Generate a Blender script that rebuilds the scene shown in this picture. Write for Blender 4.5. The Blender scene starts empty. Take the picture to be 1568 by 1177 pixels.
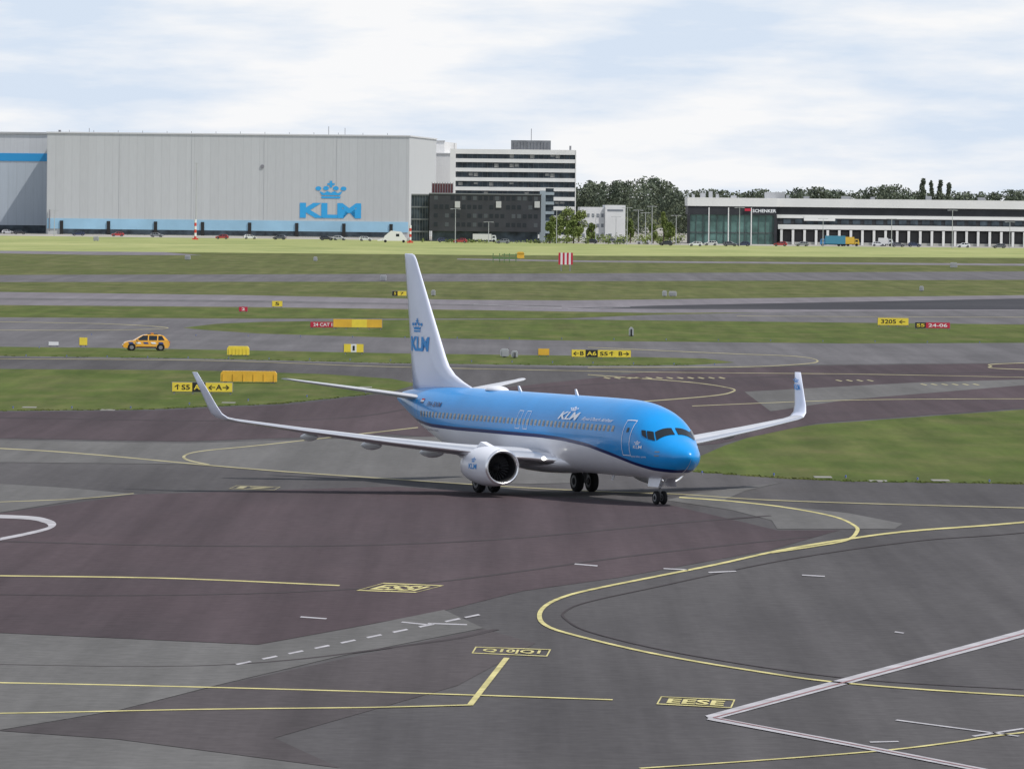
import bpy, math, random
from mathutils import Vector, Matrix
random.seed(7)
sc=bpy.context.scene
# ------------------------------------------------------------------ camera survey
FPX=11500.0; H=15.78; CXP=784.0; CYP=588.5; YH=300.0; ROLL=0.0105
pit=math.atan((CYP-YH)/FPX)
Fv=Vector((0,math.cos(pit),-math.sin(pit))); U0=Vector((0,math.sin(pit),math.cos(pit))); R0=Vector((1,0,0))
Rv=R0*math.cos(ROLL)+U0*math.sin(ROLL); Uv=-R0*math.sin(ROLL)+U0*math.cos(ROLL)
cam=bpy.data.cameras.new("camera"); cam.lens=FPX/1568*36; cam.sensor_width=36; cam.clip_start=1; cam.clip_end=90000
co=bpy.data.objects.new("camera",cam); sc.collection.objects.link(co); sc.camera=co
M=Matrix.Identity(4)
for i in range(3):
    M[i][0]=Rv[i]; M[i][1]=Uv[i]; M[i][2]=-Fv[i]
M[2][3]=H
co.matrix_world=M
def ray(px,py): return Fv*FPX+Rv*(px-CXP)-Uv*(py-CYP)
def G(px,py,z=0.0):
    d=ray(px,py); t=(H-z)/-d.z
    return Vector((d.x*t,d.y*t,z))
def AT(px,py,Y):
    d=ray(px,py); t=Y/d.y
    return Vector((d.x*t,Y,H+d.z*t))
# ------------------------------------------------------------------ materials
MATS={}
def mat(name,col,rough=0.6,metal=0.0,spec=0.5,coat=0.0,var=0.0,vscale=1.0,emis=None,bump=0.0):
    if name in MATS: return MATS[name]
    m=bpy.data.materials.new(name); m.use_nodes=True; nt=m.node_tree; b=nt.nodes["Principled BSDF"]
    b.inputs["Base Color"].default_value=(*col,1); b.inputs["Roughness"].default_value=rough
    b.inputs["Metallic"].default_value=metal; b.inputs["Specular IOR Level"].default_value=spec
    b.inputs["Coat Weight"].default_value=coat; b.inputs["Coat Roughness"].default_value=0.08
    if emis:
        b.inputs["Emission Color"].default_value=(*emis[0],1); b.inputs["Emission Strength"].default_value=emis[1]
    if var>0:
        tc=nt.nodes.new("ShaderNodeTexCoord"); n=nt.nodes.new("ShaderNodeTexNoise"); n.inputs["Scale"].default_value=vscale; n.inputs["Detail"].default_value=5
        nt.links.new(tc.outputs["Object"],n.inputs["Vector"])
        r=nt.nodes.new("ShaderNodeValToRGB")
        r.color_ramp.elements[0].position=0.3; r.color_ramp.elements[1].position=0.7
        r.color_ramp.elements[0].color=(*[c*(1-var) for c in col],1); r.color_ramp.elements[1].color=(*[min(1,c*(1+var)) for c in col],1)
        nt.links.new(n.outputs["Fac"],r.inputs["Fac"]); nt.links.new(r.outputs["Color"],b.inputs["Base Color"])
    MATS[name]=m; return m
def ground_mat(name,c1,c2,c3,big=0.01,mid=0.08,fine=1.2,streak=0.0,rot=0.0,spec=0.05,blot=0.0):
    m=bpy.data.materials.new(name); m.use_nodes=True; nt=m.node_tree; N=nt.nodes; L=nt.links; b=N["Principled BSDF"]
    b.inputs["Roughness"].default_value=0.95; b.inputs["Specular IOR Level"].default_value=spec
    tc=N.new("ShaderNodeTexCoord")
    def noise(scale,det,sx=1,sy=1,ro=0):
        mp=N.new("ShaderNodeMapping"); mp.inputs["Scale"].default_value=(sx,sy,1); mp.inputs["Rotation"].default_value=(0,0,ro)
        L.new(tc.outputs["Object"],mp.inputs["Vector"])
        n=N.new("ShaderNodeTexNoise"); n.inputs["Scale"].default_value=scale; n.inputs["Detail"].default_value=det; n.inputs["Roughness"].default_value=0.62
        L.new(mp.outputs["Vector"],n.inputs["Vector"]); return n
    def ramp(n,a,bb,ca,cb):
        r=N.new("ShaderNodeValToRGB"); r.color_ramp.elements[0].position=a; r.color_ramp.elements[1].position=bb
        r.color_ramp.elements[0].color=(*ca,1); r.color_ramp.elements[1].color=(*cb,1); L.new(n.outputs["Fac"],r.inputs["Fac"]); return r
    r1=ramp(noise(big,4),0.35,0.65,c1,c2)
    r2=ramp(noise(mid,6,1,0.35,rot),0.42,0.72,(0,0,0),(1,1,1))
    mx=N.new("ShaderNodeMix"); mx.data_type='RGBA'; L.new(r2.outputs["Color"],mx.inputs[0]); L.new(r1.outputs["Color"],mx.inputs[6]); mx.inputs[7].default_value=(*c3,1)
    r3=ramp(noise(fine,6),0.2,0.8,(0.8,0.8,0.8),(1.2,1.2,1.2))
    m2=N.new("ShaderNodeMix"); m2.data_type='RGBA'; m2.blend_type='MULTIPLY'; m2.inputs[0].default_value=1
    L.new(mx.outputs[2],m2.inputs[6]); L.new(r3.outputs["Color"],m2.inputs[7]); out=m2.outputs[2]
    if streak>0:
        r4=ramp(noise(0.35,5,1,0.02,rot),0.35,0.7,(1-streak,)*3,(1+streak,)*3)
        m3=N.new("ShaderNodeMix"); m3.data_type='RGBA'; m3.blend_type='MULTIPLY'; m3.inputs[0].default_value=1
        L.new(out,m3.inputs[6]); L.new(r4.outputs["Color"],m3.inputs[7]); out=m3.outputs[2]
    if blot>0:
        r5=ramp(noise(0.35,4,1,0.12,0.2),0.38,0.62,(1-blot,1-blot*.8,1-blot),(1+blot,1+blot*.8,1+blot*.6))
        m4=N.new("ShaderNodeMix"); m4.data_type='RGBA'; m4.blend_type='MULTIPLY'; m4.inputs[0].default_value=1
        L.new(out,m4.inputs[6]); L.new(r5.outputs["Color"],m4.inputs[7]); out=m4.outputs[2]
    L.new(out,b.inputs["Base Color"]); return m
grassM=ground_mat("grass_mat",(0.076,0.095,0.030),(0.106,0.120,0.044),(0.142,0.138,0.066),0.02,0.15,2.0,0.12,0.6,blot=.12)
grassI=ground_mat("grass_island_mat",(0.070,0.098,0.024),(0.088,0.116,0.032),(0.122,0.126,0.050),0.03,0.2,2.5,0.13,0.9,blot=.14)
grassSun=ground_mat("sunlit_grass_mat",(0.28,0.31,0.12),(0.37,0.38,0.17),(0.22,0.26,0.10),0.006,0.04,0.5)  # brighter grass colour, sunlight between cloud shadows painted in
asp=ground_mat("asphalt_mat",(0.088,0.084,0.086),(0.101,0.096,0.098),(0.076,0.072,0.075),0.015,0.07,1.5,0.18,0.9)
aspM=ground_mat("asphalt_maroon_mat",(0.078,0.060,0.066),(0.088,0.068,0.074),(0.066,0.054,0.059),0.015,0.06,1.5,0.18,1.1)
aspD=ground_mat("asphalt_brown_mat",(0.078,0.069,0.072),(0.088,0.078,0.081),(0.069,0.062,0.064),0.015,0.06,1.5,0.18,1.1)
aspL=ground_mat("asphalt_light_mat",(0.132,0.129,0.127),(0.146,0.143,0.140),(0.116,0.113,0.111),0.02,0.1,1.5,0.14,1.1)
aspT=ground_mat("asphalt_taxiway_mat",(0.132,0.127,0.133),(0.148,0.143,0.149),(0.114,0.110,0.115),0.02,0.1,1.5,0.14,1.3)
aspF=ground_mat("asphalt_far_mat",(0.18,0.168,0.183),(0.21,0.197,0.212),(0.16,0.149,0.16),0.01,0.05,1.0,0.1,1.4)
aspK=ground_mat("asphalt_runway_mat",(0.055,0.055,0.062),(0.07,0.07,0.077),(0.048,0.048,0.054),0.01,0.05,1.0)
conc=ground_mat("concrete_mat",(0.33,0.31,0.28),(0.42,0.40,0.36),(0.27,0.26,0.23),0.01,0.05,0.5)
yel=mat("yellow_line_paint",(0.50,0.45,0.21),0.9,spec=0.1,var=0.3,vscale=0.7)
yelf=mat("worn_yellow_line_paint",(0.34,0.31,0.19),0.9,spec=0.1,var=0.25,vscale=0.3)
whi=mat("white_line_paint",(0.40,0.39,0.41),0.9,spec=0.1,var=0.2,vscale=0.7)
# ------------------------------------------------------------------ mesh builder
class MB:
    def __init__(s): s.v=[];s.f=[];s.m=[];s.s=[]
    def add(s,vs,fs,mi=0,sm=False):
        o=len(s.v); s.v+= [tuple(p) for p in vs]
        for f in fs: s.f.append(tuple(i+o for i in f)); s.m.append(mi); s.s.append(sm)
    def box(s,x0,x1,y0,y1,z0,z1,mi=0):
        s.add([(x0,y0,z0),(x1,y0,z0),(x1,y1,z0),(x0,y1,z0),(x0,y0,z1),(x1,y0,z1),(x1,y1,z1),(x0,y1,z1)],
              [(0,3,2,1),(4,5,6,7),(0,1,5,4),(1,2,6,5),(2,3,7,6),(3,0,4,7)],mi)
    def cyl(s,p0,p1,r0,r1=None,n=10,mi=0,caps=True,sm=True):
        r1=r0 if r1 is None else r1
        p0=Vector(p0);p1=Vector(p1);d=(p1-p0).normalized()
        a=d.cross(Vector((0,0,1)) if abs(d.z)<.9 else Vector((1,0,0))).normalized(); b=d.cross(a)
        vs=[]
        for k in range(n):
            t=2*math.pi*k/n; q=a*math.cos(t)+b*math.sin(t); vs.append(p0+q*r0)
        for k in range(n):
            t=2*math.pi*k/n; q=a*math.cos(t)+b*math.sin(t); vs.append(p1+q*r1)
        s.add(vs,[(k,(k+1)%n,n+(k+1)%n,n+k) for k in range(n)],mi,sm)
        if caps: s.add(vs,[tuple(range(n-1,-1,-1)),tuple(range(n,2*n))],mi,False)
    def loft(s,rings,mi=0,closed=True,capa=False,capb=False,sm=True,mif=None):
        n=len(rings[0]); vs=[p for r in rings for p in r]
        for i in range(len(rings)-1):
            for k in range(n if closed else n-1):
                k2=(k+1)%n
                s.f.append(tuple(len(s.v)+q for q in (i*n+k,i*n+k2,(i+1)*n+k2,(i+1)*n+k)))
                s.m.append(mif(i,k) if mif else mi); s.s.append(sm)
        o=len(s.v); s.v+=[tuple(p) for p in vs]
        if capa: s.f.append(tuple(o+k for k in range(n-1,-1,-1))); s.m.append(mi); s.s.append(False)
        if capb: s.f.append(tuple(o+(len(rings)-1)*n+k for k in range(n))); s.m.append(mi); s.s.append(False)
    def prism(s,pts,hw,mi=0,misd=None):
        n=len(pts); L=[(x,hw(z),z) for x,z in pts]; Rr=[(x,-hw(z),z) for x,z in pts]
        s.add(L+Rr,[(k,(k+1)%n,n+(k+1)%n,n+k) for k in range(n)],mi)
        s.add(L,[tuple(range(n))],mi if misd is None else misd); s.add(Rr,[tuple(range(n-1,-1,-1))],mi if misd is None else misd)
    def obj(s,name,mats,parent=None,loc=(0,0,0),rz=0,fix=True):
        me=bpy.data.meshes.new(name); me.from_pydata(s.v,[],s.f)
        for m in mats: me.materials.append(m)
        me.polygons.foreach_set("material_index",s.m); me.polygons.foreach_set("use_smooth",s.s); me.update()
        if fix:
            import bmesh
            bm=bmesh.new(); bm.from_mesh(me); bmesh.ops.recalc_face_normals(bm,faces=bm.faces); bm.to_mesh(me); bm.free()
        o=bpy.data.objects.new(name,me); sc.collection.objects.link(o); o.location=loc; o.rotation_euler=(0,0,rz)
        if parent: o.parent=parent
        return o
def empty(name,loc=(0,0,0),rz=0):
    e=bpy.data.objects.new(name,None); e.empty_display_size=1; sc.collection.objects.link(e); e.location=loc; e.rotation_euler=(0,0,rz); return e
_tc={}
def text2d(t,bold=0.0):
    if (t,bold) in _tc: return _tc[(t,bold)]
    cu=bpy.data.curves.new("t",'FONT'); cu.body=t; cu.size=1; cu.offset=bold; cu.resolution_u=3
    ob=bpy.data.objects.new("t",cu); sc.collection.objects.link(ob); bpy.context.view_layer.update()
    dg=bpy.context.evaluated_depsgraph_get(); me=bpy.data.meshes.new_from_object(ob.evaluated_get(dg))
    vs=[(v.co.x,v.co.y) for v in me.vertices]; fs=[tuple(p.vertices) for p in me.polygons]
    bpy.data.objects.remove(ob); bpy.data.curves.remove(cu); bpy.data.meshes.remove(me)
    x0=min(v[0] for v in vs);x1=max(v[0] for v in vs);y0=min(v[1] for v in vs);y1=max(v[1] for v in vs)
    vs=[((v[0]-x0)/(x1-x0),(v[1]-y0)/(y1-y0)) for v in vs]
    _tc[(t,bold)]=(vs,fs); return vs,fs
def slant(shape,k=.12):
    vs,fs=shape; return [((u+k*v)/(1+k),v) for u,v in vs],fs
def crown2d():
    vs=[];fs=[]
    def poly(p):
        o=len(vs); vs.extend(p); fs.append(tuple(range(o,o+len(p))))
    def disc(cx,cy,r): poly([(cx+r*math.cos(a*math.pi/8),cy+r*math.sin(a*math.pi/8)*1.25) for a in range(16)])
    poly([(0.2,0),(0.8,0),(0.82,0.12),(0.18,0.12)])
    poly([(0.12,0.42),(0.2,0.18),(0.8,0.18),(0.88,0.42),(0.72,0.30),(0.62,0.42),(0.5,0.32),(0.38,0.42),(0.28,0.30)])
    for cx,cy in ((0.09,0.56),(0.34,0.58),(0.66,0.58),(0.91,0.56)): disc(cx,cy,0.095)
    poly([(0.46,0.62),(0.54,0.62),(0.54,0.76),(0.62,0.76),(0.62,0.86),(0.54,0.86),(0.54,1),(0.46,1),(0.46,0.86),(0.38,0.86),(0.38,0.76),(0.46,0.76)])
    return vs,fs
# ------------------------------------------------------------------ sky and sun
sun_dir=Vector((0.50,-0.30,0.82)).normalized()
w=bpy.data.worlds.new("World"); sc.world=w; w.use_nodes=True; nt=w.node_tree; N=nt.nodes; L=nt.links
for n in list(N): N.remove(n)
out=N.new("ShaderNodeOutputWorld"); sky=N.new("ShaderNodeTexSky"); sky.sky_type='NISHITA'; sky.sun_disc=False
sky.sun_elevation=math.asin(sun_dir.z); sky.sun_rotation=math.atan2(sun_dir.x,sun_dir.y)
bg=N.new("ShaderNodeBackground"); bg.inputs[1].default_value=0.10; L.new(sky.outputs[0],bg.inputs[0])
tc=N.new("ShaderNodeTexCoord"); mp=N.new("ShaderNodeMapping"); mp.inputs["Scale"].default_value=(24,24,130)
L.new(tc.outputs["Generated"],mp.inputs["Vector"])
nz=N.new("ShaderNodeTexNoise"); nz.inputs["Scale"].default_value=1.0; nz.inputs["Detail"].default_value=8; nz.inputs["Roughness"].default_value=0.56
L.new(mp.outputs[0],nz.inputs["Vector"])
rp=N.new("ShaderNodeValToRGB"); rp.color_ramp.elements[0].position=0.38; rp.color_ramp.elements[1].position=0.60
rp.color_ramp.elements[0].color=(0.70,0.80,0.94,1); rp.color_ramp.elements[1].color=(0.98,0.985,1.0,1); L.new(nz.outputs["Fac"],rp.inputs["Fac"])
b2=N.new("ShaderNodeBackground"); b2.inputs[1].default_value=0.98; L.new(rp.outputs["Color"],b2.inputs[0])
sx=N.new("ShaderNodeSeparateXYZ"); L.new(tc.outputs["Generated"],sx.inputs[0])
mr=N.new("ShaderNodeMapRange"); mr.inputs[1].default_value=0.02; mr.inputs[2].default_value=0.6; mr.inputs[3].default_value=0.97; mr.inputs[4].default_value=0.34
L.new(sx.outputs[2],mr.inputs[0])
ms=N.new("ShaderNodeMixShader"); L.new(mr.outputs[0],ms.inputs[0]); L.new(bg.outputs[0],ms.inputs[1]); L.new(b2.outputs[0],ms.inputs[2]); L.new(ms.outputs[0],out.inputs[0])
sl=bpy.data.lights.new("sun",'SUN'); sl.energy=3.5; sl.angle=math.radians(0.6); sl.color=(1,0.96,0.9)
so=bpy.data.objects.new("sun",sl); sc.collection.objects.link(so); so.rotation_euler=sun_dir.to_track_quat('Z','Y').to_euler(); so.location=(100,-50,300)
sc.view_settings.view_transform='Standard'; sc.view_settings.look='None'; sc.view_settings.exposure=0
# ------------------------------------------------------------------ ground
g=MB(); g.add([(-40000,-2000,0),(40000,-2000,0),(40000,60000,0),(-40000,60000,0)],[(0,1,2,3)]); g.obj("ground",[grassM])
def smooth(pts,n=8,closed=False):
    out=[];m=len(pts)
    for i in range(m if closed else m-1):
        if closed: p=[pts[(i+k)%m] for k in (-1,0,1,2)]
        else: p=[pts[max(0,i-1)],pts[i],pts[i+1],pts[min(m-1,i+2)]]
        for k in range(n):
            t=k/n
            out.append(tuple(0.5*((2*p[1][j])+(-p[0][j]+p[2][j])*t+(2*p[0][j]-5*p[1][j]+4*p[2][j]-p[3][j])*t*t+(-p[0][j]+3*p[1][j]-3*p[2][j]+p[3][j])*t**3) for j in (0,1)))
    if not closed: out.append(pts[-1])
    return out
def sheet(name,pts,level,m,sm=False):
    if sm: pts=smooth(pts,6,True)
    b=MB(); vs=[G(x,y) for x,y in pts]; b.add([(v.x,v.y,0.004*level) for v in vs],[tuple(range(len(vs)))])
    o=b.obj(name,[m],fix=False)
    if o.data.polygons[0].normal.z<0: o.data.flip_normals()
    return o
sheet("parking_lot_pavement",[(-500,340),(2100,356),(2100,390),(-500,362)],1,conc)
sheet("sunlit_grass_field",[(-400,357),(0,361),(627,368),(1000,375),(1568,380),(1968,384),(1968,399),(1568,395),(784,391),(0,384),(-400,380)],2,grassSun)  # far grass whose colour carries the painted sunlight
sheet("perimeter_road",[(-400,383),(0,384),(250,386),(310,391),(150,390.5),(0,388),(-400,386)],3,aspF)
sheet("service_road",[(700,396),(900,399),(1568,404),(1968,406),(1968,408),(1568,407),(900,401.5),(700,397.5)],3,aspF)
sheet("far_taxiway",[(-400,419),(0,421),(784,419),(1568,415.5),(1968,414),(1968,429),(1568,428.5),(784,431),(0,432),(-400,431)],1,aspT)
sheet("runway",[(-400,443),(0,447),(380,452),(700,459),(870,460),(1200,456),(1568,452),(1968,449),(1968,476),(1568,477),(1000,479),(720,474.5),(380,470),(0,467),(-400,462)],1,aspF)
sheet("runway_rubber_strip",[(870,472),(1000,468),(1568,457),(1968,450),(1968,472),(1568,474),(1250,474),(1000,473)],2,aspK)
sheet("taxiway_shoulder",[(0,456),(380,460),(700,466),(860,468),(860,470),(700,468),(380,463),(0,459)],2,aspT)
sheet("apron",[(-400,482),(0,486),(380,488),(860,488),(1000,482),(1250,477),(1568,475),(1968,473),(3200,700),(4500,3000),(-3000,3000),(-1200,800)],2,asp)
sheet("taxiway",[(-400,482),(0,486),(380,488),(860,488),(1000,482),(1250,477),(1568,475),(1968,473),(1968,552),(1250,558),(1125,561),(900,563),(600,558),(300,551),(0,547),(-400,543)],3,aspT)
sheet("grass_island",[(280,502),(330,496),(400,493),(600,490),(850,489),(1200,493),(1568,497),(1968,500),(1968,527),(1568,525),(1300,526),(900,522),(600,517),(400,511),(310,505)],4,grassI)
sheet("grass_island",[(-400,527),(0,531),(180,533),(400,537),(600,541),(900,545),(1080,549),(1125,555),(1060,559),(900,560),(600,556),(300,549),(0,545),(-400,541)],4,grassI)
sheet("grass_island",[(-400,560),(0,565),(300,567),(500,573),(600,580),(640,588),(600,600),(430,618),(220,627),(0,629),(-400,628)],4,grassI)
sheet("grass_island",[(1968,600),(1568,627),(1400,639),(1250,650),(1170,662),(1110,682),(1062,703),(1064,722),(1180,731),(1300,737),(1568,741),(1968,744)],4,grassI)
sheet("grass_strip",[(860,480),(700,476),(380,472),(0,469),(-400,465),(-400,481),(0,485),(380,487),(860,487),(1000,481.5)],4,grassI)
sheet("apron_maroon_asphalt",[(-1200,770),(0,786),(210,757),(600,745),(1020,772),(1190,812),(1285,812),(1180,842),(950,884),(800,905),(680,935),(395,987),(0,969),(-1200,930)],5,aspM)
sheet("apron_maroon_asphalt",[(-400,629),(0,631),(230,629),(440,620),(620,600),(760,595),(1010,568),(1250,560),(1968,552),(1968,598),(1568,625),(1400,637),(1250,648),(1100,680),(900,690),(600,665),(280,676),(0,671),(-400,668)],5,aspM)
sheet("taxiway_light_asphalt",[(-500,672),(0,674),(280,679),(560,671),(700,668),(900,700),(880,740),(740,742),(560,733),(290,711),(0,708),(-500,706)],6,aspL)
sheet("taxiway_light_asphalt",[(-300,735),(0,741),(100,747),(212,757),(130,764),(0,785),(-300,800)],6,aspL)
sheet("taxiway_light_asphalt",[(1020,766),(1060,756),(1200,738),(1140,752),(1110,765),(1200,775),(1300,786),(1382,802),(1370,810),(1190,810),(1182,797),(1120,781)],6,aspL)
sheet("apron_light_asphalt",[(-1500,940),(0,970),(395,988),(560,958),(680,934),(740,962),(520,1005),(330,1050),(180,1088),(0,1118),(-1500,1250)],6,aspL)
sheet("apron_light_asphalt",[(-800,1000),(0,1120),(180,1133),(520,1177),(760,1300),(-800,1300)],6,aspL)
sheet("taxiway_light_asphalt",[(1140,600),(1400,586),(1968,570),(1968,578),(1568,590),(1300,612),(1180,630)],6,aspL)
sheet("apron_brown_asphalt",[(0,1119),(180,1089),(330,1051),(740,963),(820,985),(700,1050),(420,1130),(520,1176),(180,1132)],5,aspD)
def line(pts,wpx=2.0,wx=0.17,m=yel,sm=True,lev=8,B=None,cap=2.4):
    if sm and len(pts)>2: pts=smooth(pts,8)
    P=[G(*p) for p in pts]; b=B or MB(); lefts=[];rights=[]
    for i,p in enumerate(P):
        a=P[max(0,i-1)]; c=P[min(len(P)-1,i+1)]
        k=p.y*p.y/(FPX*H); wy=min(cap,wpx*k)
        dx=(c.x-a.x)/wx; dy=(c.y-a.y)/wy; l=math.hypot(dx,dy) or 1
        nx=-dy/l*wx/2; ny=dx/l*wy/2
        lefts.append((p.x+nx,p.y+ny,0.004*lev)); rights.append((p.x-nx,p.y-ny,0.004*lev))
    n=len(P); b.add(lefts+rights,[(i,i+1,n+i+1,n+i) for i in range(n-1)])
    return b
Y=MB()
def yl(pts,wpx=2.0,**k): line(pts,wpx=wpx*.8,B=Y,**k)
yl([(-400,876),(0,882),(260,886),(520,897)])
yl([(-400,1042),(0,1046),(400,1055),(700,1064),(938,1072)])
yl([(-400,1097),(0,1093),(300,1087),(560,1084),(724,1080)],lev=9)
yl([(720,1080),(776,1008)],wx=0.2,lev=10,sm=False)
yl([(1968,762),(1568,800),(1400,813),(1310,824),(1200,842),(1100,864),(1000,884),(920,900),(870,912),(838,926),(826,942),(836,958),(880,973),(1000,1001),(1150,1027),(1300,1047),(1568,1066),(1968,1085)],wpx=2.5,wx=0.18,lev=8)
yl([(1040,762),(1120,768),(1200,777),(1275,791),(1308,805),(1312,815),(1295,828),(1240,838),(1180,847)],wpx=2.0,wx=0.18,lev=9)
yl([(980,1177),(1160,1165),(1350,1150),(1460,1137),(1568,1122),(1968,1080)],wpx=1.8)
Y.obj("yellow_taxi_lines",[yel],fix=False)
Y=MB()
yl([(-400,670),(0,687),(150,697),(300,711),(430,722),(560,731),(720,742),(900,752),(1040,757),(1200,767),(1568,778),(1968,786)],wpx=1.6)
yl([(640,655),(560,664),(400,682),(310,691),(283,698),(288,705),(320,712)],lev=9,wpx=1.6)
yl([(-300,780),(0,769),(120,764),(205,756)],wpx=1.3)
yl([(900,574),(1050,585),(1115,594),(1122,600),(1085,607),(960,617)],wpx=1.6)
yl([(900,532),(1100,541),(1220,546),(1252,553),(1225,558),(1130,562),(900,563)],wpx=1.6)
yl([(1060,622),(1300,613),(1568,611),(1968,612)],wpx=1.0)
yl([(1968,548),(1568,556),(1518,561),(1568,566),(1968,574)],wpx=1.3)
yl([(0,493),(160,496),(248,501),(240,504),(120,506),(-200,505)],wpx=1.1)
yl([(1128,484),(1300,485),(1568,486),(1968,487)],wpx=.9)
yl([(-200,549),(300,552),(600,562),(1000,570),(1300,573),(1568,578),(1968,586)],wpx=.8)
Y.obj("worn_yellow_taxi_lines",[yelf],fix=False)
W=MB()
for i in range(10):
    x=362+i*40; 
    if i==9: x=712
    y=1018-(x-362)*(76/370); line([(x,y),(x+22,y-4.5)],wpx=2,wx=0.15,B=W,m=whi,sm=False)
for a,b_ in (((460,945),(500,948)),((615,953),(655,957)),((655,955),(715,957)),((880,864),(915,867)),((1228,881),(1263,883)),((1016,871),(1054,873)),((1370,968),(1384,970)),((1085,877),(1127,875)),((1372,1103),(1560,1128)),((1332,1137),(1376,1136)),((1490,1128),(1568,1116)),((725,466),(860,472)),((870,474),(965,470))):
    line([a,b_],wpx=1.6,wx=0.15,B=W,m=whi,sm=False)
line([(0,826),(40,818),(72,810),(80,804),(70,798),(40,793),(-60,789)],wpx=5,wx=0.3,B=W,cap=4)
W.obj("white_apron_lines",[whi],fix=False)
W=MB()
for y,x0,x1 in ((579,925,1125),(583,1280,1345),(589,1410,1510)):
    for i in range(int((x1-x0)/16)): line([(x0+i*16,y-1),(x0+i*16+9,y+1)],wpx=2,wx=.3,B=W,sm=False,cap=3)
W.obj("holding_position_dashes",[yelf],fix=False)
W=MB(); line([(1968,848),(1568,970),(1085,1100)],wpx=8,wx=0.33,B=W,sm=False,cap=5); line([(1085,1100),(1300,1140),(1530,1185),(1800,1240)],wpx=6,wx=0.33,B=W,sm=False,lev=9,cap=5)
W.obj("apron_boundary_line",[whi],fix=False)
redp=mat("red_line_paint",(0.28,0.16,0.17),0.9,spec=0.1)
W=MB(); line([(1968,849),(1568,971),(1092,1100)],wpx=1.2,wx=0.05,B=W,sm=False,lev=11); line([(1092,1100),(1300,1140),(1530,1185),(1800,1240)],wpx=1,wx=0.05,B=W,sm=False,lev=12)
W.obj("apron_boundary_red_line",[redp],fix=False)
def groundtext(name,c,t,m=yel):
    q=[G(*p) for p in c]
    def mp2(u,v,l): 
        p=(q[0]*(1-u)+q[1]*u)*(1-v)+(q[3]*(1-u)+q[2]*u)*v; return (p.x,p.y,0.004*l)
    b=MB()
    def rect(u0,u1,v0,v1): b.add([mp2(u0,v0,9),mp2(u1,v0,9),mp2(u1,v1,9),mp2(u0,v1,9)],[(0,1,2,3)])
    rect(0,1,0,.09);rect(0,1,.91,1);rect(0,.02,.09,.91);rect(.98,1,.09,.91)
    vs,fs=text2d(t,0.03); b.add([mp2(.12+.76*x,.2+.6*y,9) for x,y in vs],fs); b.obj(name,[m],fix=False)
groundtext("stand_number_marking",[(722,1001),(838,1006),(844,995),(728,991)],"Q10|Q1")
groundtext("stand_number_marking",[(1005,1079),(1120,1085),(1126,1072),(1012,1067)],"EESE")
groundtext("stand_number_marking",[(545,905),(636,908),(680,897),(588,893)],"ESSI")
groundtext("stand_number_marking",[(350,749),(420,751),(430,746),(362,744)],"I7",yelf)
tyre=mat("tyre_mark_mat",(0.064,0.056,0.059),0.95,spec=0.05,var=.12,vscale=.2)
W=MB()
line([(1968,778),(1568,816),(1400,829),(1200,858),(1000,900),(900,922),(866,936),(866,948),(910,970),(1060,1004),(1300,1039),(1568,1056)],wpx=.8,wx=.1,B=W,lev=7)
line([(-300,820),(300,836),(700,830),(1050,800),(1180,790)],wpx=1.4,wx=.3,B=W,lev=7); line([(-300,905),(200,912),(600,898),(980,850),(1240,822)],wpx=1.2,wx=.3,B=W,lev=7)
line([(-300,1010),(300,1020),(650,985),(760,964)],wpx=.8,wx=.3,B=W,lev=7)
line([(0,640),(500,642),(760,600),(1100,580),(1568,570)],wpx=1.0,wx=.3,B=W,lev=7)
W.obj("tyre_marks",[tyre],fix=False)
# ------------------------------------------------------------------ airliner
TH=math.radians(24.0)
gear=G(820,754)
nd=Vector((math.sin(TH),-math.cos(TH),0))
org=gear+nd*19.6
plane=empty("passenger_airplane",(org.x,org.y,0.03),TH-math.pi/2)
klmblue=mat("airliner_blue_paint",(0.0005,0.275,0.70),0.34,spec=0.4,coat=0.35,var=0.07,vscale=0.5)
navy=mat("airliner_navy_paint",(0.003,0.016,0.12),0.4,coat=0.2)
belly=mat("airliner_white_paint",(0.80,0.81,0.86),0.4,coat=0.2,var=0.03,vscale=0.8)
finw=mat("airliner_fin_paint",(0.74,0.77,0.89),0.4,coat=0.15,var=0.03,vscale=0.6)
wingm=mat("wing_grey_paint",(0.52,0.53,0.56),0.4,coat=0.1,var=0.08,vscale=0.9)
chrome=mat("polished_metal",(0.88,0.88,0.90),0.3,metal=0.9)
dark=mat("dark_interior",(0.012,0.012,0.014),0.7)
rub=mat("tyre_rubber",(0.018,0.018,0.02),0.85,spec=0.2)
rim=mat("wheel_rim",(0.2,0.2,0.21),0.6)
glass=mat("dark_glass",(0.015,0.02,0.025),0.12,spec=0.5)
shade=mat("window_shade_cream",(0.50,0.47,0.40),0.6)
wpaint=mat("white_lettering",(0.85,0.87,0.9),0.4)
logo=mat("logo_blue",(0.02,0.28,0.68),0.5)
metal=mat("grey_metal",(0.22,0.22,0.24),0.5,var=0.1,vscale=3)
fanm=mat("fan_metal",(0.06,0.06,0.065),0.4)
S0=.3
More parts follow.
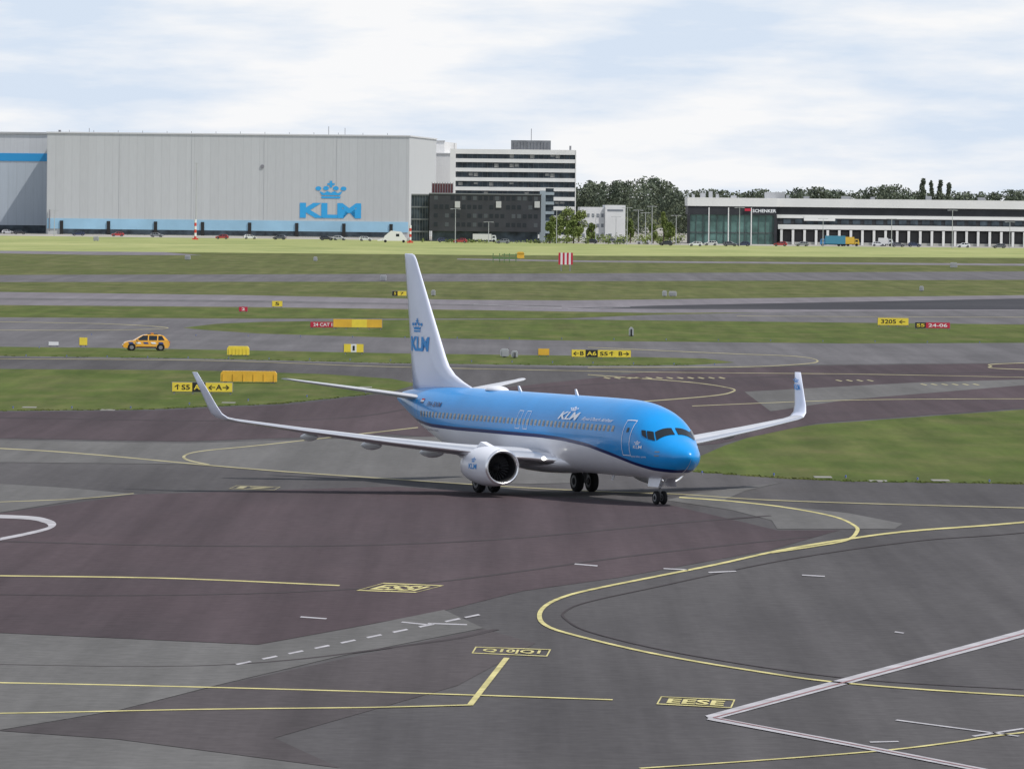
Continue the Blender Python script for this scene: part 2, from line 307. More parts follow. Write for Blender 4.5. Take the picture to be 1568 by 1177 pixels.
PR=[(0,2.56,2.54,.01),(.04,2.70,2.40,.16),(.15,2.83,2.24,.32),(.4,3.00,2.02,.58),(.8,3.21,1.80,.87),(1.2,3.38,1.65,1.08),(1.5,3.50,1.56,1.20),(1.8,3.66,1.49,1.32),(2.1,3.88,1.43,1.42),(2.4,4.13,1.38,1.51),(2.7,4.36,1.35,1.59),(3.0,4.56,1.33,1.66),(3.4,4.75,1.31,1.72),(4.3,5.00,1.3,1.80),(5.8,5.21,1.3,1.86),(7.5,5.29,1.3,1.88),(12,5.31,1.3,1.88),(18,5.31,1.3,1.88),(24,5.31,1.3,1.88),(26,5.31,1.4,1.88),(28,5.31,1.66,1.86),(30,5.30,2.08,1.75),(32,5.26,2.6,1.52),(34,5.18,3.15,1.18),(35.5,5.08,3.58,.86),(36.8,4.95,3.95,.55),(37.6,4.82,4.15,.36),(38.0,4.7,4.28,.2),(38.08,4.55,4.45,.04)]
PR=[((p[0]+S0) if p[0]<8 else p[0],)+p[1:] for p in PR]
XQ=[math.sqrt(p[0]-S0) for p in PR]
def ev(s):
    s=min(max(s,S0),38.08)
    for i in range(len(PR)-1):
        if s<=PR[i+1][0]: break
    X=XQ
    x=math.sqrt(s-S0); x0,x1=X[i],X[i+1]; t=(x-x0)/(x1-x0); r=[]
    for j in (1,2,3):
        def sl(k):
            if k<=0: return (PR[1][j]-PR[0][j])/(X[1]-X[0])
            if k>=len(PR)-1: return (PR[-1][j]-PR[-2][j])/(X[-1]-X[-2])
            a=(PR[k][j]-PR[k-1][j])/(X[k]-X[k-1]); b=(PR[k+1][j]-PR[k][j])/(X[k+1]-X[k])
            return 0 if a*b<=0 else 2*a*b/(a+b)
        h=x1-x0; m0=sl(i)*h; m1=sl(i+1)*h
        r.append((2*t**3-3*t*t+1)*PR[i][j]+(t**3-2*t*t+t)*m0+(-2*t**3+3*t*t)*PR[i+1][j]+(t**3-t*t)*m1)
    return r
def zline(s):
    K=[(0,1.95),(1,1.86),(2.5,1.98),(4,2.2),(6,2.55),(9,2.98),(12,3.18),(15,3.26),(26,3.28),(30,3.34),(33,3.52),(36,3.95),(38.1,4.5)]
    for i in range(len(K)-1):
        if s<=K[i+1][0]:
            t=(s-K[i][0])/(K[i+1][0]-K[i][0]); return K[i][1]+(K[i+1][1]-K[i][1])*t
    return K[-1][1]
def phi_z(s,z):
    t,b,hw=ev(s); zc=(t+b)/2;h=(t-b)/2
    return math.acos(max(-1,min(1,(z-zc)/h)))
def P0(s,ph):
    t,b,hw=ev(s); zc=(t+b)/2;h=(t-b)/2
    return Vector((-s,-hw*math.sin(ph),zc+h*math.cos(ph)))
def surf(s,ph,off=0.0):
    p=P0(s,ph)
    if off:
        a=P0(s+.02,ph)-P0(s-.02,ph); c=P0(s,ph+.01)-P0(s,ph-.01); n=a.cross(c)
        n.normalize(); cen=Vector((-s-0.3,0,(ev(s)[0]+ev(s)[1])/2))
        if n.dot(p-cen)<0: n=-n
        p=p+n*off
    return p
st=[S0+q for q in (0,.01,.04,.09,.16,.25,.4,.6,.8,1,1.2,1.4,1.6,1.8,2,2.2,2.4,2.6,2.8,3,3.2,3.4,3.6,3.8,4,4.4,4.8,5.3,5.8,6.5,7.2)]+[8+i*0.75 for i in range(0,24)]+[25.7+i*.5 for i in range(0,24)]+[37.6,37.8,38,38.08]
st=sorted(set(st)); N1,NB,N2=18,2,14
rings=[]
for s in st:
    a=phi_z(s,zline(s)); a2=phi_z(s,zline(s)-0.19)
    a=max(.02,min(a,math.pi-.04)); a2=max(a+.01,min(a2,math.pi-.02))
    half=[a*i/N1 for i in range(N1)]+[a+(a2-a)*i/NB for i in range(NB)]+[a2+(math.pi-a2)*i/N2 for i in range(N2)]
    full=half+[math.pi]+[2*math.pi-x for x in reversed(half[1:])]
    rings.append([surf(s,x) for x in full])
nf=len(rings[0]); hN=N1+NB+N2
def fm(i,k):
    kk=k if k<hN else nf-1-k
    return 0 if kk<N1 else (1 if kk<N1+NB else 2)
b=MB(); b.loft(rings,mif=fm); b.obj("fuselage",[klmblue,navy,belly],plane)
b=MB(); rr=[]
for i in range(19):
    t=i/18; s=11.6+t*11; r=math.sin(math.pi*t)**0.45 if 0<t<1 else 0.02
    rr.append([(-s,2.15*r*math.cos(a*math.pi/12)*(1 if r>.1 else .3),1.85+(0.72*math.sin(a*math.pi/12))*r) for a in range(24)])
b.loft(rr,capa=True,capb=True); b.obj("wing_body_fairing",[belly],plane)
D=MB()
def patch(c,mi,n=5,off=.02,mirror=True):
    for sgn in ((1,-1) if mirror else (1,)):
        vs=[];
        for i in range(n+1):
            for j in range(n+1):
                u=i/n;v=j/n
                s=(c[0][0]*(1-u)+c[1][0]*u)*(1-v)+(c[3][0]*(1-u)+c[2][0]*u)*v
                p=(c[0][1]*(1-u)+c[1][1]*u)*(1-v)+(c[3][1]*(1-u)+c[2][1]*u)*v
                q=surf(s,p,off); vs.append((q.x,q.y*sgn,q.z))
        D.add(vs,[(i*(n+1)+j,(i+1)*(n+1)+j,(i+1)*(n+1)+j+1,i*(n+1)+j+1) for i in range(n) for j in range(n)],mi,True)
dg=math.radians
for c in ([(2.05,dg(4)),(2.22,dg(50)),(2.62,dg(40)),(2.5,dg(4))],[(2.27,dg(53)),(2.68,dg(61.5)),(3.0,dg(51)),(2.68,dg(42))],[(2.74,dg(62.5)),(3.1,dg(64)),(3.32,dg(57)),(3.06,dg(52))]):
    patch(c,1,8,.022)
def sz(s,z): return (s,phi_z(s,z))
def rectsz(s0,s1,z0,z1,mi,n=2,off=.02,mirror=True): patch([sz(s0,z0),sz(s1,z0),sz(s1,z1),sz(s0,z1)],mi,n,off,mirror)
s=6.0
while s<31.6:
    if not (13.2<s<13.6):
        rectsz(s-.125,s+.125,3.68,3.98,2,2,.016); rectsz(s-.08,s+.08,3.72,3.80 if random.random()<.8 else 3.94,6,2,.022)
    s+=.508
def door(s0,s1,z0,z1,mi=0,w=.05):
    for r in ((s0,s0+w,z0,z1),(s1-w,s1,z0,z1)): 
        n=6
        patch([sz(r[0],r[2]),sz(r[1],r[2]),sz(r[1],r[3]),sz(r[0],r[3])],mi,n,.024)
    rectsz(s0,s1,z0,z0+w,mi,3,.024); rectsz(s0,s1,z1-w,z1,mi,3,.024)
door(4.0,4.85,2.5,4.3,0,.04); door(32.3,33.05,3.05,4.6,7,.04); door(16.6,17.15,3.45,4.4,0,.03); door(17.6,18.15,3.45,4.4,0,.03)
rectsz(4.3,4.5,3.7,3.92,1,2,.022)
def decal(shape,s0,s1,z0,z1,mi,off=.035):
    vs,fs=shape
    o=[]
    for u,v in vs:
        s=s1+(s0-s1)*u; z=z0+(z1-z0)*v; o.append(surf(s,phi_z(s,z),off))
    D.add(o,fs,mi)
    o=[]
    for u,v in vs:
        s=s0+(s1-s0)*u; z=z0+(z1-z0)*v; q=surf(s,phi_z(s,z),off); o.append((q.x,-q.y,q.z))
    D.add(o,fs,mi)
decal(slant(text2d("KLM",.03)),10.5,13.0,4.1,4.5,0); decal(crown2d(),11.1,12.1,4.56,4.78,0)
decal(slant(text2d("Royal Dutch Airlines",.012)),6.1,10.2,4.08,4.3,0)
decal(text2d("PH-BXM",.01),28.6,30.6,4.25,4.5,3)
decal(text2d("KLM",.01),2.9,3.6,2.9,3.05,0); decal(crown2d(),3.05,3.5,3.1,3.3,0)
decal(text2d("www klm com",.0),2.6,4.0,2.45,2.55,0)
decal(text2d("www klm com",.0),28.6,31.2,2.95,3.05,3)
rectsz(1.7,2.0,2.55,2.6,6,2,.02); rectsz(1.7,2.0,2.75,2.8,6,2,.02)
D.obj("fuselage_markings",[wpaint,glass,shade,navy,logo,dark,mat("window_recess",(.22,.24,.27),.4),mat("door_outline_blue",(.25,.45,.65),.4)],plane,fix=False)
b=MB()
b.prism([(-14.2,5.28),(-14.55,5.28),(-14.65,5.62),(-14.5,5.62)],lambda z:.03); b.prism([(-21.5,5.28),(-21.9,5.28),(-22.0,5.6),(-21.85,5.6)],lambda z:.03)
rr=[]
for i in range(9):
    t=i/8; r=math.sin(math.pi*t)**.6 if 0<t<1 else .03
    rr.append([(-(23.6+2.4*t),.55*r*math.cos(a*math.pi/8),5.25+.28*r*max(0,math.sin(a*math.pi/8))) for a in range(16)])
b.loft(rr); b.prism([(-9.5,1.32),(-9.8,1.32),(-9.9,1.02),(-9.75,1.02)],lambda z:.03); b.prism([(-24.5,1.35),(-24.9,1.35),(-25,1.05),(-24.8,1.05)],lambda z:.03)
b.obj("antennas",[belly],plane)
AF=[(1,0),(.85,.022),(.65,.05),(.4,.072),(.2,.068),(.08,.048),(.02,.026),(0,0),(.02,-.02),(.08,-.034),(.2,-.045),(.4,-.046),(.65,-.03),(.85,-.012)]
def section(le,ch,up,tk=1.0): 
    le=Vector(le);up=Vector(up).normalized()
    return [le+Vector((-c*ch,0,0))+up*(t*ch*tk) for c,t in AF]
def wz(y): return 1.95+.095*(y-1.9)+.0021*max(0,y-1.9)**2
for sg,nm in ((-1,"wing_starboard"),(1,"wing_port")):
    secs=[]
    def S(y,z,sle,ste,ang,tk=1): 
        secs.append(section((-sle,sg*y,z),ste-sle,(0,-sg*math.sin(ang),math.cos(ang)),tk))
    S(0,wz(1.5)-.1,12.6,20.4,.1,1.1); S(1.9,wz(1.9),13.7,20.4,.1,1.1); S(5.2,wz(5.2),15.55,20.7,.1,1)
    S(9,wz(9),17.5,21.4,.12,.95); S(13,wz(13),19.6,22.4,.14,.9); S(16.4,wz(16.4),21.35,23.25,.17,.85)
    S(16.85,wz(16.4)+.12,21.6,23.35,.5,.8); S(17.12,wz(16.4)+.36,21.85,23.45,1.0,.75); S(17.27,wz(16.4)+.75,22.2,23.6,1.25,.7)
    S(17.5,wz(16.4)+1.6,23.0,24.1,1.3,.65); S(17.75,wz(16.4)+2.5,23.85,24.6,1.3,.6)
    b=MB(); b.loft(secs,capb=True,mif=lambda i,k:(1 if i>=6 else (2 if k in (5,6,7,8) else 0))); b.obj(nm,[wingm,finw,chrome],plane)
    b=MB()
    for yy,ln,sc_ in ((5.9,3.3,1.0),(9.0,2.9,.9),(12.2,2.5,.8)):
        sle=15.55+(yy-5.2)*.51; ste=20.7+(yy-5.2)*.22; rr=[]
        for i in range(11):
            t=i/10; r=(math.sin(math.pi*t)**.6 if 0<t<1 else .03)*sc_
            s=ste+.75-ln+ln*t; rr.append([(-s,sg*yy+.17*r*math.cos(a*math.pi/6),wz(yy)-.22-.06*t+.27*r*math.sin(a*math.pi/6)) for a in range(12)])
        b.loft(rr,capa=True,capb=True)
    b.obj("flap_fairings",[wingm],plane)
    b=MB()
    for (shape,z0,z1) in ((text2d("KLM",.03),1.55,1.85),(crown2d(),1.95,2.2)):
        vs,fs=shape; o=[]
        for u,v in vs:
            z=z0+(z1-z0)*v; sc0=22.2+(z-.75)*.94; cx=sc0+.62; yy=17.27+(z-.75)*.275
            s=cx+(.33)*(1-2*u)
            o.append((-s,sg*(yy-.075),wz(16.4)+z))
        b.add(o,fs)
    b.obj("winglet_lettering",[logo],plane,fix=False)
    secs=[]
    for y,z,a,c in ((0,4.55,32.3,36.3),(.9,4.62,32.8,36.4),(4,5.08,34.75,37.2),(6.9,5.5,36.7,38.0),(7.17,5.55,37.05,38.1)):
        secs.append(section((-a,sg*y,z),c-a,(0,0,1),.75))
    b=MB(); b.loft(secs,capb=True); b.obj("stabiliser",[wingm],plane)
    ey=sg*4.83; ez=1.56; x0=13.0; NS=40
    def ring(dx,r,flat=.0):
        o=[]
        for k in range(NS):
            a=2*math.pi*k/NS; yy=r*math.cos(a)*1.01; zz=r*math.sin(a)
            if zz<0: zz*=(1-.06*min(1,flat))
            o.append((-(x0+dx),ey+yy,ez+zz))
        return o
    prof=[(1.1,.76),(.5,.76),(.2,.775),(.07,.81),(.0,.87),(.03,.925),(.12,.965),(.3,1.0),(.7,1.04),(1.3,1.085),(2.0,1.08),(2.7,1.01),(3.3,.92),(3.75,.82),(3.78,.79),(3.3,.78)]
    b=MB(); b.loft([ring(*p,flat=1) for p in prof],mif=lambda i,k: 2 if i<2 else (1 if i<6 else 0 if i<13 else 2))
    core=[(3.2,.66),(3.9,.60),(4.5,.5),(4.55,.46),(4.4,.3),(4.9,.2),(5.3,.05)]
    b.loft([ring(*p) for p in core],mi=3,capb=True)
    b.add([Vector(p) for p in ring(1.12,.77)],[tuple(range(NS))],2)
    b.add([Vector(p) for p in ring(3.32,.8)],[tuple(range(NS))],2)
    for k in range(24):
        a=2*math.pi*k/24; a2=a+.16; r0,r1=.2,.74
        b.add([(-(x0+.88),ey+r0*math.cos(a),ez+r0*math.sin(a)),(-(x0+.9),ey+r1*math.cos(a+.1),ez+r1*math.sin(a+.1)),(-(x0+1.03),ey+r1*math.cos(a2+.1),ez+r1*math.sin(a2+.1)),(-(x0+1.03),ey+r0*math.cos(a2),ez+r0*math.sin(a2))],[(0,1,2,3)],4)
    b.loft([ring(d,r) for d,r in ((.55,.01),(.62,.08),(.75,.16),(.95,.24))],mi=2)
    b.obj("engine_nacelle",[belly,chrome,dark,metal,fanm],plane)
    b=MB(); b.prism([(-(x0+1.0),ez+.98),(-(x0+2.6),ez+1.28),(-(x0+3.4),wz(4.83)+.1),(-(x0+6),wz(4.83)-.1),(-(x0+5.2),ez+.35),(-(x0+3.2),ez+.5)],lambda z:.17)
    b.v=[(v[0],v[1]+ey,v[2]) for v in b.v]; b.obj("pylon",[belly],plane)
    b=MB()
    for (shape,za,zb,sw) in ((text2d("KLM",.03),-.1,.18,.5),(crown2d(),.26,.52,.26)):
        vs,fs=shape; o=[]
        for u,v in vs:
            zz=za+(zb-za)*v; yy=math.sqrt(1.1**2-zz*zz); s=x0+1.5+sg*(u-.5)*2*sw; o.append((-s,ey+sg*(yy+.005),ez+zz))
        b.add(o,fs)
    b.obj("nacelle_lettering",[logo],plane,fix=False)
    b=MB(); gy=sg*2.86
    def wheel(bb,x,y,r,wd):
        pr=[(0,.35*r),(0,.6*r),(.12*wd,.66*r),(.02*wd,.8*r),(.06*wd,.93*r),(.25*wd,r),(.75*wd,r),(.94*wd,.93*r),(.98*wd,.8*r),(.88*wd,.66*r),(wd,.6*r),(wd,.35*r)]
        rg=[[(x+q[1]*math.cos(a*math.pi/14),y-wd/2+q[0],r+q[1]*math.sin(a*math.pi/14)) for a in range(28)] for q in pr]
        bb.loft(rg,mif=lambda i,k: 1 if i<1 or i>9 else 0,capa=True,capb=True)
    for dy in (-.43,.43): wheel(b,-19.6,gy+dy,.565,.4)
    b.cyl((-19.6,gy-.5,.565),(-19.6,gy+.5,.565),.1,mi=1); b.cyl((-19.6,gy,.5),(-19.6,gy,1.25),.11,mi=1); b.cyl((-19.6,gy,1.2),(-19.5,gy+sg*.15,2.1),.16,mi=1)
    b.cyl((-19.6,gy,1.3),(-19.5,gy-sg*1.3,1.6),.07,mi=1); b.cyl((-19.4,gy,.7),(-19.2,gy,1.2),.04,mi=1)
    b.add([(-19.2,gy+sg*.62,1.0),(-20.1,gy+sg*.62,1.0),(-20.2,gy+sg*.5,1.95),(-19.1,gy+sg*.5,1.95)],[(0,1,2,3)],2)
    b.obj("main_gear",[rub,rim,belly],plane)
    b=MB(); b.cyl((-13.55,sg*2.25,2.02),(-13.62,sg*2.25,2.02),.10,n=16)
    b.obj("landing_light",[mat("lit_landing_lamp",(1,1,.95),.3,emis=((1,.97,.88),5))],plane)
b=MB()
for dy in (-.2,.2): wheel(b,-4.0,dy,.345,.2)
b.cyl((-4,-.25,.345),(-4,.25,.345),.06,mi=1); b.cyl((-4,0,.3),(-4,0,.9),.07,mi=1); b.cyl((-4,0,.85),(-4.05,0,1.5),.11,mi=3); b.cyl((-3.9,0,.9),(-3.1,0,1.45),.05,mi=3)
b.cyl((-3.93,-.12,1.05),(-3.86,-.12,1.05),.09,mi=3); b.cyl((-3.93,.12,1.05),(-3.86,.12,1.05),.09,mi=3)
for sg in (-1,1):
    b.add([(-3.0,sg*.38,1.42),(-4.5,sg*.38,1.42),(-4.4,sg*.52,.92),(-3.1,sg*.52,.92)],[(0,1,2,3)],2)
b.obj("nose_gear",[rub,rim,belly,wpaint],plane)
secs=[]
def fs_(z,le,te,tk): 
    c=te-le; secs.append([Vector((-(le+q*c),t*c*tk,z)) for q,t in [(1,0),(.85,.03),(.6,.05),(.3,.062),(.1,.045),(.02,.02),(0,0),(.02,-.02),(.1,-.045),(.3,-.062),(.6,-.05),(.85,-.03)]])
for z,le,te,tk in ((4.9,27.6,36.2,.35),(5.35,28.2,36.3,.35),(5.6,29.3,36.35,.5),(5.95,30.5,36.4,.75),(6.4,31.35,36.5,.9),(6.9,31.85,36.6,1),(9.5,33.9,37.05,1),(12.2,36.0,37.6,1),(12.42,36.25,37.63,.8),(12.5,36.6,37.6,.4)): fs_(z,le,te,tk)
b=MB(); b.loft(secs,capb=True,capa=True); b.obj("fin",[finw],plane)
b=MB()
def finhalf(s,z):
    le=31.85+(z-6.9)*.785; te=36.6+(z-6.9)*.19; c=te-le; q=(s-le)/c
    P=[(0,0),(.02,.02),(.1,.045),(.3,.062),(.6,.05),(.85,.03),(1,0)]
    for i in range(6):
        if q<=P[i+1][0]: return c*(P[i][1]+(P[i+1][1]-P[i][1])*(q-P[i][0])/(P[i+1][0]-P[i][0]))
    return 0
for sg in (-1,1):
    for (shape,z0,z1,sa,sb) in ((text2d("KLM",.04),7.15,7.95,33.5,36.35),(crown2d(),8.2,8.95,34.5,36.1)):
        vs,fs=shape; o=[]
        for u,v in vs:
            z=z0+(z1-z0)*v; s=sb+(sa-sb)*u if sg==-1 else sa+(sb-sa)*u
            o.append((-s,sg*(finhalf(s,z)+.03),z))
        b.add(o,fs)
b.obj("fin_logo",[logo],plane,fix=False)
D=MB(); rectsz(31.4,31.9,4.55,4.63,0); rectsz(31.4,31.9,4.47,4.55,1); rectsz(31.4,31.9,4.39,4.47,2)
D.obj("flag_marking",[mat("flag_red",(.5,.03,.03)),wpaint,navy],plane,fix=False)
# ------------------------------------------------------------------ vehicles
def make_car(name,loc,rz,col,marked=False,L_=4.5,Hh=1.55):
    p=mat("car_paint_%d_%d_%d"%tuple(int(c*99) for c in col),col,.35,coat=.5)
    b=MB(); k=L_/4.5; hz=Hh/1.6
    def hw(z): z=z/hz; return .9-.03*abs(z-.65) if z<1.02 else .88-.36*(z-1.02)
    sc_=lambda pts:[(x*k,z*hz) for x,z in pts]
    b.prism(sc_([(-2.2,.42),(-2.28,.6),(-2.26,.85),(-2.2,1.0),(-2.05,1.06),(1.0,1.02),(1.5,.98),(1.95,.87),(2.18,.72),(2.27,.55),(2.25,.38),(2.1,.28),(-2.1,.28)]),hw,0)
    b.prism(sc_([(-2.1,1.05),(-1.9,1.3),(-1.65,1.5),(-1.4,1.56),(.05,1.56),(.35,1.49),(1.2,1.01)]),lambda z:hw(z)-.01,1)
    b.prism(sc_([(-1.72,1.49),(-1.45,1.585),(-.7,1.61),(.05,1.60),(.32,1.53)]),lambda z:hw(z)+.01,0)
    for xx in (-1.1,-.2): b.prism(sc_([(xx-.05,1.04),(xx+.06,1.04),(xx+.02,1.56),(xx-.07,1.56)]),lambda z:hw(z)+.005,0)
    b.prism(sc_([(1.06,1.02),(1.2,1.01),(.38,1.52),(.26,1.55)]),lambda z:hw(z)+.005,0); b.prism(sc_([(-2.14,1.04),(-1.8,1.04),(-1.5,1.56),(-1.7,1.5)]),lambda z:hw(z)+.005,0)
    for wx in (-1.4,1.42):
        for sg in (-1,1):
            b.cyl((wx*k,sg*.66,.34),(wx*k,sg*.925,.34),.34,n=20,mi=2); b.cyl((wx*k,sg*.92,.34),(wx*k,sg*.94,.34),.2,n=14,mi=3)
            b.cyl((wx*k,sg*.6,.36),(wx*k,sg*.905,.36),.40,n=20,mi=4)
    for sg in (-1,1):
        b.box(2.05*k,2.24*k,sg*.7-.16,sg*.7+.16,.66*hz,.76*hz,3); b.box(-2.31*k,-2.2*k,sg*.72-.13,sg*.72+.13,.78*hz,.95*hz,5)
        b.box(.75*k,.9*k,sg*.98-.1,sg*.98+.1,.98*hz,1.12*hz,0)
    mats=[p,glass,rub,rim,dark,mat("tail_lamp_red",(.4,.02,.02))]
    if marked:
        for sg in (-1,1):
            for i in range(5):
                x=-1.75+i*.75; m_=6 if i%2==0 else 7
                b.add([(x,sg*.915,.70),(x+.45,sg*.915,.70),(x+.58,sg*.915,.86),(x+.13,sg*.915,.86)],[(0,1,2,3)],m_)
            b.box(-1.0,1.0,sg*.91-.02,sg*.91+.02,.28,.42,4)
        b.box(-.75,-.5,-.5,.5,1.63,1.77,8); b.box(-.74,-.51,-.5,-.25,1.64,1.79,6);b.box(-1.2,-.2,-.6,-.55,1.6,1.65,4);b.box(-1.2,-.2,.55,.6,1.6,1.65,4)
        mats+=[mat("marking_blue",(.02,.06,.25)),wpaint,mat("beacon_orange",(.7,.25,.02))]
    return b.obj(name,mats,None,loc,rz)
c=G(223,537); make_car("airport_service_car",(c.x,c.y,.016),math.pi+.12,(.78,.38,.03),True,4.6,1.6)
cols=[(.03,.03,.035),(.5,.5,.52),(.65,.66,.68),(.1,.1,.12),(.02,.03,.08),(.35,.03,.03),(.2,.21,.22)]
for i,(x,y) in enumerate([(30,359),(12,358),(383,366),(428,367),(680,371),(705,372),(770,373),(905,373),(920,369),(1065,377),(1118,377),(1138,377),(1195,377),(1228,377),(1020,376),(985,374),(1345,377),(1375,378),(1400,378),(340,366),(935,372),(948,373),(1088,376),(1475,379),(1530,380),(120,361),(180,362),(240,363),(500,368),(520,368),(560,369)]):
    c=G(x,y); make_car("parked_car",(c.x,c.y,.01),random.choice((0,math.pi))+random.uniform(-.2,.2),cols[i%7])
def van(name,px,py,L_,hh,col,cab=(.6,.62,.65),flip=1):
    c=G(px,py); b=MB()
    b.box(-L_/2,L_/2-1.7,-1.15,1.15,.75,hh,0)
    b.prism([(L_/2-1.6,.5),(L_/2,.5),(L_/2,1.4),(L_/2-.3,2.4),(L_/2-1.6,2.45)],lambda z:1.1,1)
    b.box(L_/2-1.35,L_/2-.5,-1.115,1.115,1.45,2.1,2); b.box(-L_/2,L_/2-.3,-.9,.9,.5,.74,3)
    for x in (-L_/2+1,-L_/2+2.2,L_/2-.9):
        for sg in (-1,1): b.cyl((x,sg*.8,.48),(x,sg*1.14,.48),.48,n=16,mi=3)
    b.obj(name,[mat(name+"_body%d"%px,col,.5),mat(name+"_cab%d"%px,cab,.4),glass,rub],None,(c.x,c.y,.01),0 if flip==1 else math.pi)
van("delivery_truck",1275,377,8.5,3.5,(.05,.22,.32),(.05,.2,.4),-1); van("delivery_truck",1302,377,6,3.1,(.65,.42,.05),(.6,.4,.05)); van("white_van",742,371,8,2.8,(.6,.6,.6)); van("white_van",1356,377,5,2.8,(.65,.65,.65))
van("white_van",1062,367,4,2.2,(.6,.6,.6))
# ------------------------------------------------------------------ signs
ylw=mat("sign_yellow",(.80,.62,.06),.5,var=.06,vscale=2); blk=mat("sign_black",(.015,.015,.015),.5); redm=mat("sign_red",(.5,.02,.05),.5); orm=mat("sign_orange",(.72,.42,.04),.6,var=.1,vscale=1); wht=mat("sign_white",(.75,.75,.75),.5)
def sign(name,x0,x1,yt,yb,segs,fr=.06):
    a=G(x0,yb); c=G(x1,yb); Yd=(a.y+c.y)/2; wd=(c-a).length; top=AT((x0+x1)/2,yt,Yd).z; hgt=max(.5,top-.0); zb=.18*hgt+.05
    b=MB(); b.box(-wd/2-.05,wd/2+.05,.02,.22,zb-.04,hgt+.04,3)
    n=max(2,int(wd/1.2)+1)
    for i in range(n):
        xx=-wd/2+.15+(wd-.3)*i/(n-1); b.box(xx-.05,xx+.05,.05,.19,0,zb-.04,3)
    u=0; tot=sum(s[2] for s in segs)
    for t,colr,fw in segs:
        xa=-wd/2+wd*u/tot; xb=-wd/2+wd*(u+fw)/tot; u+=fw
        b.box(xa,xb,-.01,.02,zb,hgt,{'y':0,'k':1,'r':2,'o':4,'w':5}[colr])
        if t:
            vs,fs=text2d(t,.02); ins=.1*(xb-xa)+.02
            if len(t)==1: ins=.3*(xb-xa)
            b.add([(xa+ins+(xb-xa-2*ins)*p,-.022,zb+(hgt-zb)*(.2+.6*q)) for p,q in vs],fs,{'y':1,'k':0,'r':5,'o':1,'w':1}[colr])
    return b.obj(name,[ylw,blk,redm,metal,orm,wht],None,((a.x+c.x)/2,Yd,.016),0)
sign("taxiway_sign",266,353,586,604,[("↑S5",'y',1.5),("A6",'k',1),("←A→",'y',2)])
sign("taxiway_sign",880,961,536,550,[("←B",'y',1),("A6",'k',.9),("S5↑",'y',1.4),("B→",'y',1)])
sign("runway_sign",478,514,493,504,[("24 CAT III",'r',1)]); sign("orange_barrier_board",515,580,489,505,[("",'o',1.1),("",'y',.9),("",'o',.9)])
sign("taxiway_sign",1348,1387,487,501,[("3205 ←",'y',1)]); sign("runway_sign",1406,1450,494,505,[("S5",'k',.7),("24-06",'r',1.6)])
sign("runway_sign",367,378,470,479,[("2",'r',1)]); sign("taxiway_sign",418,431,461,472,[("5",'y',1)])
sign("direction_sign",528,555,527,543,[("",'y',1),("1",'w',.8),("",'y',1)]); sign("marker_board",122,133,517,532,[("",'y',1)])
sign("direction_sign",603,620,446,455,[("5",'k',.6),("7",'y',1)]); sign("marker_board",825,840,534,547,[("",'o',1)])
sign("marker_board",75,89,524,531,[("",'w',1)]); 
a=G(866,415); top=AT(866,387,a.y).z; b=MB(); wd=22/ (FPX/a.y)
for i in range(7): b.box(-wd/2+wd*i/7,-wd/2+wd*(i+1)/7,-.1,.1,top*.35,top,0 if i%2==0 else 1)
b.box(-wd*.35,-wd*.27,-.08,.08,0,top*.35,2); b.box(wd*.27,wd*.35,-.08,.08,0,top*.35,2)
b.obj("striped_marker_board",[redm,wht,metal],None,(a.x,a.y,0))
def cont(name,x0,x1,yt,yb,m):
    a=G(x0,yb);c=G(x1,yb);wd=c.x-a.x;h=AT(x0,yt,a.y).z; b=MB()
    b.prism([(-wd/2,.12),(-wd/2,h*.8),(-wd/2+.15,h),(wd/2-.15,h),(wd/2,h*.8),(wd/2,.12)],lambda z:.55,0)
    for i in range(6): x=-wd/2+.2+(wd-.4)*i/5; b.box(x-.04,x+.04,-.6,.6,.1,h*.78,0)
    b.box(-wd/2+.2,-wd/2+.5,-.5,.5,0,.12,1); b.box(wd/2-.5,wd/2-.2,-.5,.5,0,.12,1)
    b.obj(name,[m,metal],None,((a.x+c.x)/2,a.y,.016))
cont("yellow_barrier_container",338,425,568,586,orm); cont("yellow_equipment_box",348,382,530,545,ylw)
for x0,x1,yt,yb in ((766,779,534,547),(783,793,537,548),(1014,1021,445,454),(1024,1036,446,454),(1455,1465,402,410),(963,970,501,515),(582,592,421,430),(660,667,444,453),(1408,1414,438,446),(480,486,393,400),(143,152,362,369),(283,292,391,398)):
    cont("electrical_cabinet",x0,x1,yt,yb,mat("cabinet_grey",(.35,.36,.38),.6))
b=MB()
def lampat(x,y,m_=0,h=.1):
    p=G(x,y); b.cyl((p.x,p.y,0),(p.x,p.y,h),.05,n=6,mi=1); b.cyl((p.x,p.y,h),(p.x,p.y,h+.1),.06,.04,n=8,mi=m_)
for i in range(7): lampat(20+i*90,626-max(0,i-2)*5.8)
for i in range(5): lampat(1075+i*110,726+i*3.3)
for i in range(18): lampat(40+i*62,546+i*.8)
for i in range(20): lampat(60+i*80,533.5 if i<1 else 513+i*.7)
b.obj("taxiway_edge_lights",[mat("edge_light_blue",(.06,.10,.3),.3),metal])
b=MB()
for (x,y) in ((45,624),(165,628),(350,617),(1260,731),(1345,737),(1440,736),(640,583),(560,593)):
    p=G(x,y); b.box(p.x-.5,p.x+.5,p.y-1,p.y+1,.0,.05)
b.obj("drain_covers",[mat("drain_concrete",(.25,.24,.22),.9)])
b=MB()
